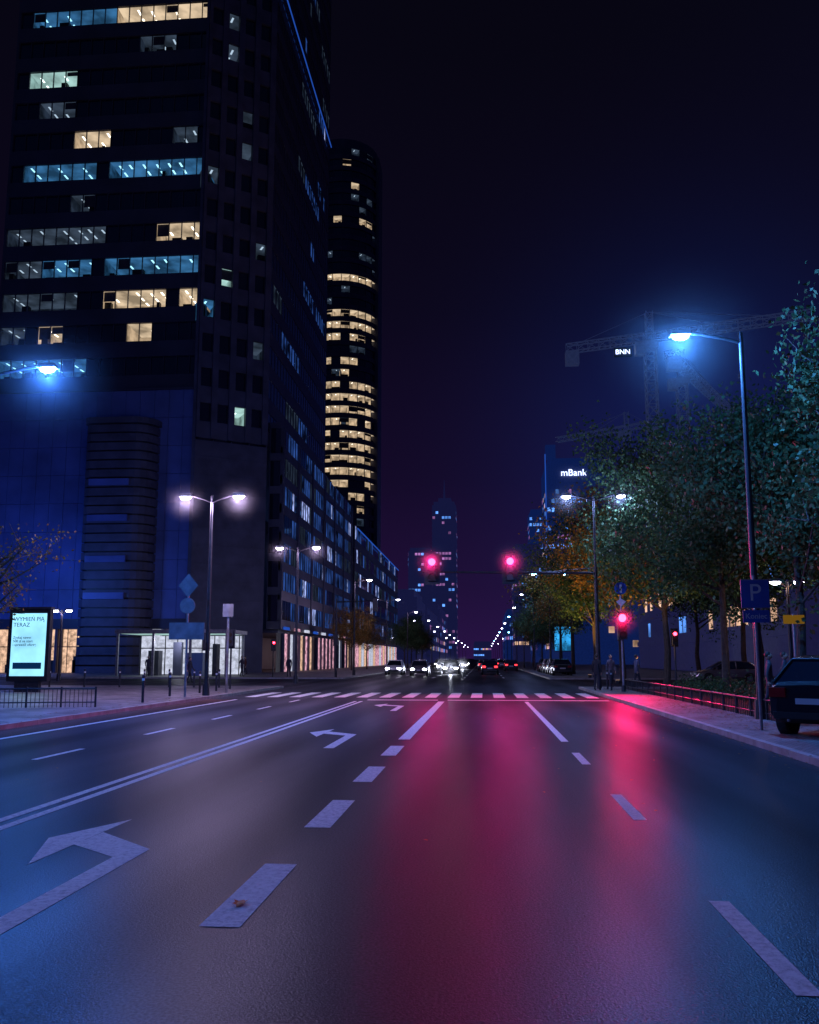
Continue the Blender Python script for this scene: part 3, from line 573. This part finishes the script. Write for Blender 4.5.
# ------------------------------------------------------------------ cars
def carmesh(bodyk,h=1.48,tail='tailoff',headk=None,name='car'):
    m=MB()
    st=[(-2.2,.66,.80),(-2.16,.80,.93),(-1.95,.86,1.0),(-1.3,.9,1.0),(-.4,.9,.99),(.5,.9,.98),(1.05,.9,.96),(1.6,.88,.87),(2.0,.82,.76),(2.16,.74,.66),(2.2,.62,.55)]
    s=h/1.48; rings=[]
    for y,w,zt in st:
        zt*=s; lo=.26 if abs(y)<2.1 else .34
        rings.append([(-w*.9,y,lo),(-w,y,.45),(-w*1.0,y,zt-.28),(-w*.96,y,zt-.08),(-w*.85,y,zt),(0,y,zt+.03),(w*.85,y,zt),(w*.96,y,zt-.08),(w,y,zt-.28),(w,y,.45),(w*.9,y,lo)])
    for a,b_ in zip(rings,rings[1:]):
        for i in range(10): m.face([a[i],b_[i],b_[i+1],a[i+1]],bodyk)
        m.face([a[10],b_[10],b_[0],a[0]],'black')
    m.face(rings[0][::-1],bodyk); m.face(rings[-1],bodyk)
    zb=.97*s; zr=h
    B0=[(-.80,-1.98,zb),(.80,-1.98,zb),(.82,-.5,zb),(.82,1.12,zb-.02),(-.82,1.12,zb-.02),(-.82,-.5,zb)]
    Rf=[(-.6,-1.45,zr-.07),(.6,-1.45,zr-.07),(.66,-.5,zr),(.62,.25,zr-.03),(-.62,.25,zr-.03),(-.66,-.5,zr)]
    for i in range(6):
        j=(i+1)%6; m.face([B0[i],B0[j],Rf[j],Rf[i]],'glass')
    m.face(Rf,bodyk); m.face([(x*.98,y*.98,zz+.035) for x,y,zz in Rf],bodyk)
    for i in (0,1,2,3,4,5): m.cyl(B0[i],Rf[i],.045,.04,bodyk,6)
    for i in range(6): m.cyl(Rf[i],Rf[(i+1)%6],.035,.035,bodyk,6)
    for sx in (-1,1):
        for yy in (-1.35,1.35):
            m.cyl((sx*.70,yy,.34),(sx*.905,yy,.34),.40,.40,'black',20); m.cyl((sx*.7,yy,.33),(sx*.925,yy,.33),.33,.33,'rubber',20); m.cyl((sx*.8,yy,.33),(sx*.935,yy,.33),.20,.19,'rim',10)
        m.box(sx*.62-.17,sx*.62+.17,-2.235,-2.12,.72*s,.90*s,tail); m.box(sx*.60-.17,sx*.60+.17,2.12,2.215,.58*s,.70*s,headk or 'whiteSign')
        m.box(sx*.97-.09,sx*.97+.09,.78,.9,.95*s,1.08*s,bodyk)
    m.box(-.26,.26,-2.225,-2.19,.60*s,.71*s,'whiteSign'); m.box(-.72,.72,-2.24,-2.1,.36,.50,'black'); m.box(-.5,.5,2.15,2.215,.36,.52,'black'); m.box(-.16,.16,2.18,2.225,.5,.58,'whiteSign')
    m.cyl((-.4,-2.2,.33),(-.4,-2.28,.33),.03,.03,'metal',8)
    return m.mesh(name,False)
def car(x,y,rot,k,h=1.48,tail='tailoff',head=None,nm='car',zz=0,lit=0):
    o=put(nm,carmesh(k,h,tail,head,nm),(x,y,zz),rot)
    bv=o.modifiers.new('bevel','BEVEL'); bv.width=.02; bv.segments=2; bv.limit_method='ANGLE'
    if lit:
        d=Vector((-math.sin(rot),math.cos(rot))); inv=(Matrix.Translation(o.location)@Matrix.Rotation(rot,4,'Z')).inverted()
        l=light('SPOT',(x+d.x*2.4,y+d.y*2.4,.7),(.75,.8,1),lit,None,r=.12,rot=(math.radians(86),0,rot),spot_size=math.radians(90),spot_blend=.5)
        l.name='headlight_beam'
        l.parent=o; l.matrix_parent_inverse=inv
        ms=halo_ball((x+d.x*3.2,y+d.y*3.2,.9),1.8,o,.10); ms.matrix_parent_inverse=inv
    return o
car(7.95,20.0,math.radians(-42),'carDark',1.62,'tailoff',None,'parked_car',.12)
car(.6,94,0,'carDark',1.5,'tail')
pi=math.pi
car(-9.3,92,pi,'carWhite',1.5,'tailoff','head'); car(-8.2,112,pi,'carDark',1.45,'tailoff',None); car(-6.4,88,pi,'carGrey',1.5,'tailoff','head'); car(-3.6,97,pi,'carDark',1.5,'tailoff','head',lit=1200); car(-5.4,118,pi,'carWhite',1.5,'tailoff','head',lit=1800); car(-3.4,140,pi,'carGrey',1.5,'tailoff','head',lit=1800); car(-8.6,170,pi,'carGrey',1.5,'tailoff','head'); car(-5.6,200,pi,'carGrey',1.5,'tailoff','head')
car(-9.6,134,pi,'carGrey',1.5,'tailoff','head'); car(-6.6,155,pi,'carDark',1.5,'tailoff','head'); car(-3.9,182,pi,'carDark',1.5,'tailoff','head'); car(-6,260,pi,'carDark',1.5,'tailoff','head'); car(-9,300,pi,'carDark',1.5,'tailoff','head')
car(2.9,150,0,'carGrey',1.5,'tail'); car(-.2,190,0,'carDark',1.5,'tail'); car(3.4,220,0,'carDark',1.5,'tail'); car(0,128,0,'carGrey',1.5,'tail'); car(3.6,120,0,'carDark',1.5,'tail'); car(.4,250,0,'carDark',1.5,'tail')
for y in (84,90,97,104): car(7.2,y,0,R.choice(['carDark','carGrey','carWhite']),1.5,'tailoff',None,'parked_car',.12)
car(17.5,34,1.2,'carGrey',1.5,'tailoff',None,'parked_car',.12); car(18,41,1.3,'carDark',1.5,'tail',None,'parked_car',.12); car(16.5,62,1.57,'carGrey',1.5,'tail')
# ------------------------------------------------------------------ trees
def treemesh(name,h,cr,seed,leaf,nclump=95,per=75,ls=.16,base_z=.28):
    r=random.Random(seed); m=MB(); 
    pts=[(0,0,0)]; x=y=0
    for i in range(1,7):
        x+=r.uniform(-.12,.12); y+=r.uniform(-.12,.12); pts.append((x,y,h*.75*i/6))
    for i in range(6): m.cyl(pts[i],pts[i+1],.20*(1-i/7.5),.20*(1-(i+1)/7.5),'bark',9,False)
    ends=[]
    for i in range(17):
        t=r.uniform(.34,.98)*6; a=int(min(5,t)); f=t-a; p0=Vector(pts[a]).lerp(Vector(pts[a+1]),f); an=i*2.4+r.uniform(-.4,.4)
        ln=cr*r.uniform(.6,1.05)*(1.15-.4*(t/6)); d=Vector((math.cos(an),math.sin(an),r.uniform(.3,1.1))).normalized()
        p1=p0+d*ln*.5; p2=p1+(d+Vector((0,0,.25))).normalized()*ln*.5
        m.cyl(p0,p1,.07,.045,'bark',6,False); m.cyl(p1,p2,.045,.018,'bark',5,False); ends+= [p1,p2]
        for j in range(4):
            q=p1.lerp(p2,r.random()); e=q+Vector((r.uniform(-1,1),r.uniform(-1,1),r.uniform(-.2,.9)))*cr*.35; m.cyl(q,e,.022,.008,'bark',4,False); ends.append(e)
    ends=[e for e in ends if e.z>h*base_z]
    for c in range(nclump):
        e=r.choice(ends); c0=e+Vector((r.gauss(0,1),r.gauss(0,1),r.gauss(0,.8)))*cr*.13; rs=cr*r.uniform(.10,.24); k_=leaf
        for j in range(per):
            p=c0+Vector((r.gauss(0,1),r.gauss(0,1),r.gauss(0,.75)))*rs*.62; s=ls*r.uniform(.6,1.25)
            a=Vector((r.gauss(0,1),r.gauss(0,1),r.gauss(0,.7))).normalized(); b_=a.orthogonal().normalized(); b_=(Matrix.Rotation(r.uniform(0,6.28),3,a)@b_)
            c_=a.cross(b_); m.face([p-b_*s*.5,p+c_*s*.32,p+b_*s*.55,p-c_*s*.32],k_)
    return m.mesh(name)
tm=[treemesh('tree_a',14.5,5.2,1,'leafG',200,85,.2),treemesh('tree_b',13.5,5.0,2,'leafG',190,85,.2),treemesh('tree_c',14,4.9,3,'leafY',160,80,.2),treemesh('tree_d',12.8,3.9,4,'leafG',165,85,.17)]
for (x,y,i,ro,sc) in ((11.0,24.4,3,.3,.97),(11.6,33,1,1.2,.97),(11.2,42,0,2.1,1.0),(10.7,53,0,4,1.12),(9.9,64,2,.6,1.12),(9.4,76,0,3.2,1.12),(9.0,90,2,5,1.08),(9,104,1,1,1.05),(9,120,0,2,.9),(15.5,29,1,3.3,1.1),(16.5,41,0,.4,1.05),(16,53,1,5.1,1.1),(19,66,0,1.3,1.1),(20,84,1,2.2,1.15),(9,138,2,2,.8),(8.8,158,1,2,.8)):
    put('deciduous_tree',tm[i],(x,y,.1),ro,sc)
for (x,y,i,ro,sc) in ((-17.4,115,2,.3,.66),(-17,127,2,1.3,.6),(-13.6,150,1,.3,.7),(-13.6,165,0,.3,.7),(-14,182,2,1.3,.7),(-14,200,1,2.3,.7)):
    put('deciduous_tree',tm[i],(x,y,.1),ro,sc)
put('deciduous_tree',treemesh('tree_sparse',7.2,3.0,9,'leafY',40,30,.13,.4),(-19.4,32.5,.1),.5,1)
m=MB()
r_=random.Random(4)
for i in range(9000):
    x=r_.uniform(9.6,11.8)+r_.gauss(0,.1); y=r_.uniform(24,46.5); zz=.12+abs(r_.gauss(0,.28))*(.6+.6*math.sin(y*1.3)**2); s=.06
    a=Vector((r_.gauss(0,1),r_.gauss(0,1),r_.gauss(0,.7))).normalized(); b_=a.orthogonal().normalized(); c_=a.cross(b_); p=Vector((x,y,zz)); m.face([p-b_*s,p+c_*s*.7,p+b_*s,p-c_*s*.7],'leafG')
m.obj('hedge')
# ------------------------------------------------------------------ cranes
def lattice(m,p0,p1,w,step,k='dmetal',t=.09):
    p0=Vector(p0);p1=Vector(p1); d=(p1-p0); ln=d.length; d.normalize()
    up=Vector((0,0,1)) if abs(d.z)<.9 else Vector((1,0,0)); a=d.cross(up).normalized(); c=a.cross(d).normalized()
    cs=[(a*sx+c*sy)*w/2 for sx,sy in ((-1,-1),(1,-1),(1,1),(-1,1))]
    for q in cs: m.cyl(p0+q,p1+q,t,t,k,4)
    n=int(ln/step)
    for i in range(n):
        A0=p0+d*(i*ln/n); A1=p0+d*((i+1)*ln/n)
        for j in range(4):
            q0,q1=cs[j],cs[(j+1)%4]; m.cyl(A0+q0,A1+q1,t*.6,t*.6,k,4,False); m.cyl(A0+q0,A0+q1,t*.6,t*.6,k,4,False)
M['crane']=pbr('crane_steel',(.2,.2,.24),.5,emit=(.03,.05,.16),es=.32)  # faint blue glow put into the steel so the cranes show
def crane(mx,my,h,a,b_,nm='tower_crane'):
    m=MB(); lattice(m,(mx,my,0),(mx,my,h-1.5),1.9,2.2,'crane',.13); lattice(m,(a[0],a[1],h),(b_[0],b_[1],h),1.5,2.0,'crane',.12)
    m.box(mx-1.3,mx+1.3,my-1.3,my+1.3,h-2.2,h-.9,'crane'); m.box(mx-2.9,mx-1.2,my-2.0,my-.3,h-3.6,h-1.4,'crane')
    m.box(a[0]-.3,a[0]+2.2,a[1]-.9,a[1]+.9,h-3.2,h-.6,'crane'); lattice(m,(mx,my,h),(mx,my,h+5),1.2,1.6,'crane',.1)
    for e,t in ((a,.9),(b_,.8),(b_,.45)):
        m.cyl((mx,my,h+5),(mx+(e[0]-mx)*t,my+(e[1]-my)*t,h+.6),.05,.05,'crane',4)
    t=.55; hx,hy=mx+(b_[0]-mx)*t,my+(b_[1]-my)*t; m.cyl((hx,hy,h-.6),(hx,hy,h-9),.04,.04,'crane',4); m.box(hx-.25,hx+.25,hy-.2,hy+.2,h-9.6,h-9,'crane')
    o=m.obj(nm); return o
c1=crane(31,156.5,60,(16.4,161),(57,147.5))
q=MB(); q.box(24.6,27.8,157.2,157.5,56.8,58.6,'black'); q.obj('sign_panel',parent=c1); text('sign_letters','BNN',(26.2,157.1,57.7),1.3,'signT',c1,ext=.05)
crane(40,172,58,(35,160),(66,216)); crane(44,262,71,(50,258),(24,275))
# ------------------------------------------------------------------ people
def clothmat(name,top,bot):
    m,nt,N,L=base(name); out=N.new('ShaderNodeOutputMaterial'); b=N.new('ShaderNodeBsdfPrincipled'); L.new(b.outputs[0],out.inputs[0])
    tc=N.new('ShaderNodeTexCoord'); sx=N.new('ShaderNodeSeparateXYZ'); L.new(tc.outputs['Object'],sx.inputs[0]); cr=N.new('ShaderNodeValToRGB'); cr.color_ramp.interpolation='CONSTANT'
    e=cr.color_ramp.elements; e[0].color=(.02,.02,.02,1); e[1].position=.8; e[1].color=list(top)+[1]; k=e.new(.09); k.color=list(bot)+[1]
    L.new(sx.outputs[2],cr.inputs[0]); L.new(cr.outputs[0],b.inputs['Base Color']); b.inputs['Roughness'].default_value=.85; return m
def person(x,y,rot,stride,top,bot,zz=.12):
    V=[(0,0,.95),(0,0,1.15),(0,.01,1.36),(0,.0,1.49),(0,-.01,1.56)]; E=[(0,1),(1,2),(2,3),(3,4)]; Rr=[(.16,.12),(.14,.10),(.17,.115),(.06,.06),(.05,.05)]
    for s in (-1,1):
        b0=len(V); sw=-s*stride
        V+=[(s*.17,0,1.42),(s*.23,.03+sw*.3,1.13),(s*.22,-.06+sw*.6,.88)]; E+=[(2,b0),(b0,b0+1),(b0+1,b0+2)]; Rr+=[(.07,.07),(.052,.052),(.036,.036)]
        b0=len(V); V+=[(s*.095,0,.88),(s*.10,-.03+s*stride*.4,.5),(s*.10,.03+s*stride*.9,.09),(s*.11,-.13+s*stride*.9,.045)]
        E+=[(0,b0),(b0,b0+1),(b0+1,b0+2),(b0+2,b0+3)]; Rr+=[(.095,.095),(.065,.065),(.045,.045),(.04,.035)]
    me=bpy.data.meshes.new('body'); me.from_pydata(V,E,[]); me.materials.append(clothmat('clothes',top,bot))
    P=empty('pedestrian',(x,y,zz)); P.rotation_euler=(0,0,rot)
    o=bpy.data.objects.new('body',me); link(o); o.parent=P
    sk=o.modifiers.new('skin','SKIN'); sk.use_smooth_shade=True
    for i,v in enumerate(me.skin_vertices[0].data): v.radius=Rr[i]; v.use_root=(i==0)
    ss=o.modifiers.new('sub','SUBSURF'); ss.levels=1; ss.render_levels=1
    h=MB(); h.ell((0,-.01,1.65),(.075,.095,.115),'skin',14,10); h.ell((0,.02,1.69),(.085,.095,.10),'hair',14,8); h.cyl((0,-.095,1.66),(0,-.125,1.63),.012,.018,'skin',6)
    for s in (-1,1): h.ell((s*.03,-.095,1.665),(.012,.01,.008),'black',6,4); h.ell((s*.078,0,1.645),(.012,.02,.03),'skin',6,4)
    h.ell((0,-.098,1.60),(.022,.008,.006),'hair',6,4)
    q=h.obj('head',smooth=True); q.parent=P; q.matrix_parent_inverse=Matrix()
    h=MB()
    for s in (-1,1):
        sw=-s*stride; c=(s*.22,-.065+sw*.6,.84); h.ell(c,(.02,.04,.05),'skin',8,6)
        for i in range(4): h.cyl((c[0],c[1]-.027+i*.018,c[2]-.035),(c[0]-s*.015,c[1]-.03+i*.018,c[2]-.105+abs(i-1.4)*.01),.009,.006,'skin',5)
        h.cyl((c[0],c[1]-.035,c[2]+.01),(c[0]-s*.01,c[1]-.065,c[2]-.04),.011,.008,'skin',5)
    q=h.obj('hands',smooth=True); q.parent=P; q.matrix_parent_inverse=Matrix()
person(5.55,44.2,2.6,.05,(.02,.02,.025),(.02,.02,.03)); person(8.6,27.5,1.4,.2,(.05,.05,.06),(.03,.03,.04)); person(9.3,28.2,1.2,.1,(.04,.04,.05),(.03,.03,.04))
person(6.9,48.9,.4,.1,(.16,.14,.18),(.04,.04,.06)); person(8.2,48.4,1.8,.2,(.10,.10,.16),(.03,.03,.04))
person(-21,75,1.2,.25,(.04,.03,.05),(.02,.02,.03)); person(-24,87,-1.4,.2,(.1,.03,.03),(.02,.02,.03)); person(-20.5,60,1.5,.25,(.03,.03,.05),(.02,.02,.03),0); person(-16.5,73.5,0,.1,(.03,.03,.05),(.02,.02,.03)); person(-29,74,.4,.2,(.05,.05,.06),(.02,.02,.03))
# ------------------------------------------------------------------ world
w=bpy.data.worlds.new('World'); scene.world=w; w.use_nodes=True; nt=w.node_tree; N=nt.nodes; L=nt.links; N.clear()
out=N.new('ShaderNodeOutputWorld'); tc=N.new('ShaderNodeTexCoord'); sx=N.new('ShaderNodeSeparateXYZ'); L.new(tc.outputs['Generated'],sx.inputs[0])
cr=N.new('ShaderNodeValToRGB'); e=cr.color_ramp.elements; e[0].position=0; e[0].color=(.021,.0066,.054,1); e[1].position=1; e[1].color=(.0012,.0012,.0032,1)
for ps,c in ((.08,(.0135,.0047,.035)),(.2,(.0070,.0031,.0195)),(.38,(.0036,.0023,.0105)),(.6,(.0022,.0018,.0060))): k_=e.new(ps); k_.color=list(c)+[1]
L.new(sx.outputs[2],cr.inputs[0])
def blob(d,pw,col):
    dv=Vector(d).normalized(); vm=N.new('ShaderNodeVectorMath'); vm.operation='DOT_PRODUCT'; L.new(tc.outputs['Generated'],vm.inputs[0]); vm.inputs[1].default_value=dv
    mx=N.new('ShaderNodeMath'); mx.operation='MAXIMUM'; mx.inputs[1].default_value=0; L.new(vm.outputs['Value'],mx.inputs[0])
    po=N.new('ShaderNodeMath'); po.operation='POWER'; po.inputs[1].default_value=pw; L.new(mx.outputs[0],po.inputs[0])
    mm=N.new('ShaderNodeMixRGB'); mm.blend_type='MIX'; mm.inputs[1].default_value=(0,0,0,1); mm.inputs[2].default_value=list(col)+[1]; L.new(po.outputs[0],mm.inputs[0]); return mm.outputs[0]
def add(a,b_):
    m_=N.new('ShaderNodeMixRGB'); m_.blend_type='ADD'; m_.inputs[0].default_value=1; L.new(a,m_.inputs[1]); L.new(b_,m_.inputs[2]); return m_.outputs[0]
s=add(cr.outputs[0],blob((.24,.95,.22),60,(0,.008,.058))); s=add(s,blob((-.1,-1,.35),2,(.002,.009,.042))); s=add(s,blob((1,.1,.2),4,(.002,.006,.03)))  # second glow is unseen, added behind the camera to light the front facades
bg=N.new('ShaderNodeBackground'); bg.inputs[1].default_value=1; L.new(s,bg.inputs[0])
sky=N.new('ShaderNodeTexSky'); sky.sky_type='NISHITA'; sky.sun_disc=False; sky.sun_elevation=math.radians(-9); sky.sun_rotation=math.radians(200)
b2=N.new('ShaderNodeBackground'); b2.inputs[1].default_value=.004; L.new(sky.outputs[0],b2.inputs[0])
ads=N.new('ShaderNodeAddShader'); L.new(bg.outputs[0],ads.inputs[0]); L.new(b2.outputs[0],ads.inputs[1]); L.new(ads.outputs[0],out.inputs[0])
sl=bpy.data.lights.new('moon','SUN'); sl.energy=.006; sl.color=(.5,.65,1); sl.angle=.01; so=bpy.data.objects.new('moon',sl); so.rotation_euler=(math.radians(50),0,math.radians(-20)); link(so)
# ------------------------------------------------------------------ camera
cam=bpy.data.cameras.new('camera'); co=bpy.data.objects.new('camera',cam); link(co)
cam.sensor_fit='HORIZONTAL'; cam.sensor_width=36; cam.lens=36*870/819; cam.shift_y=24/819; cam.clip_end=6000; cam.clip_start=.05
co.location=(0,0,1.7); co.rotation_euler=(math.radians(98),0,math.radians(4.85)); scene.camera=co
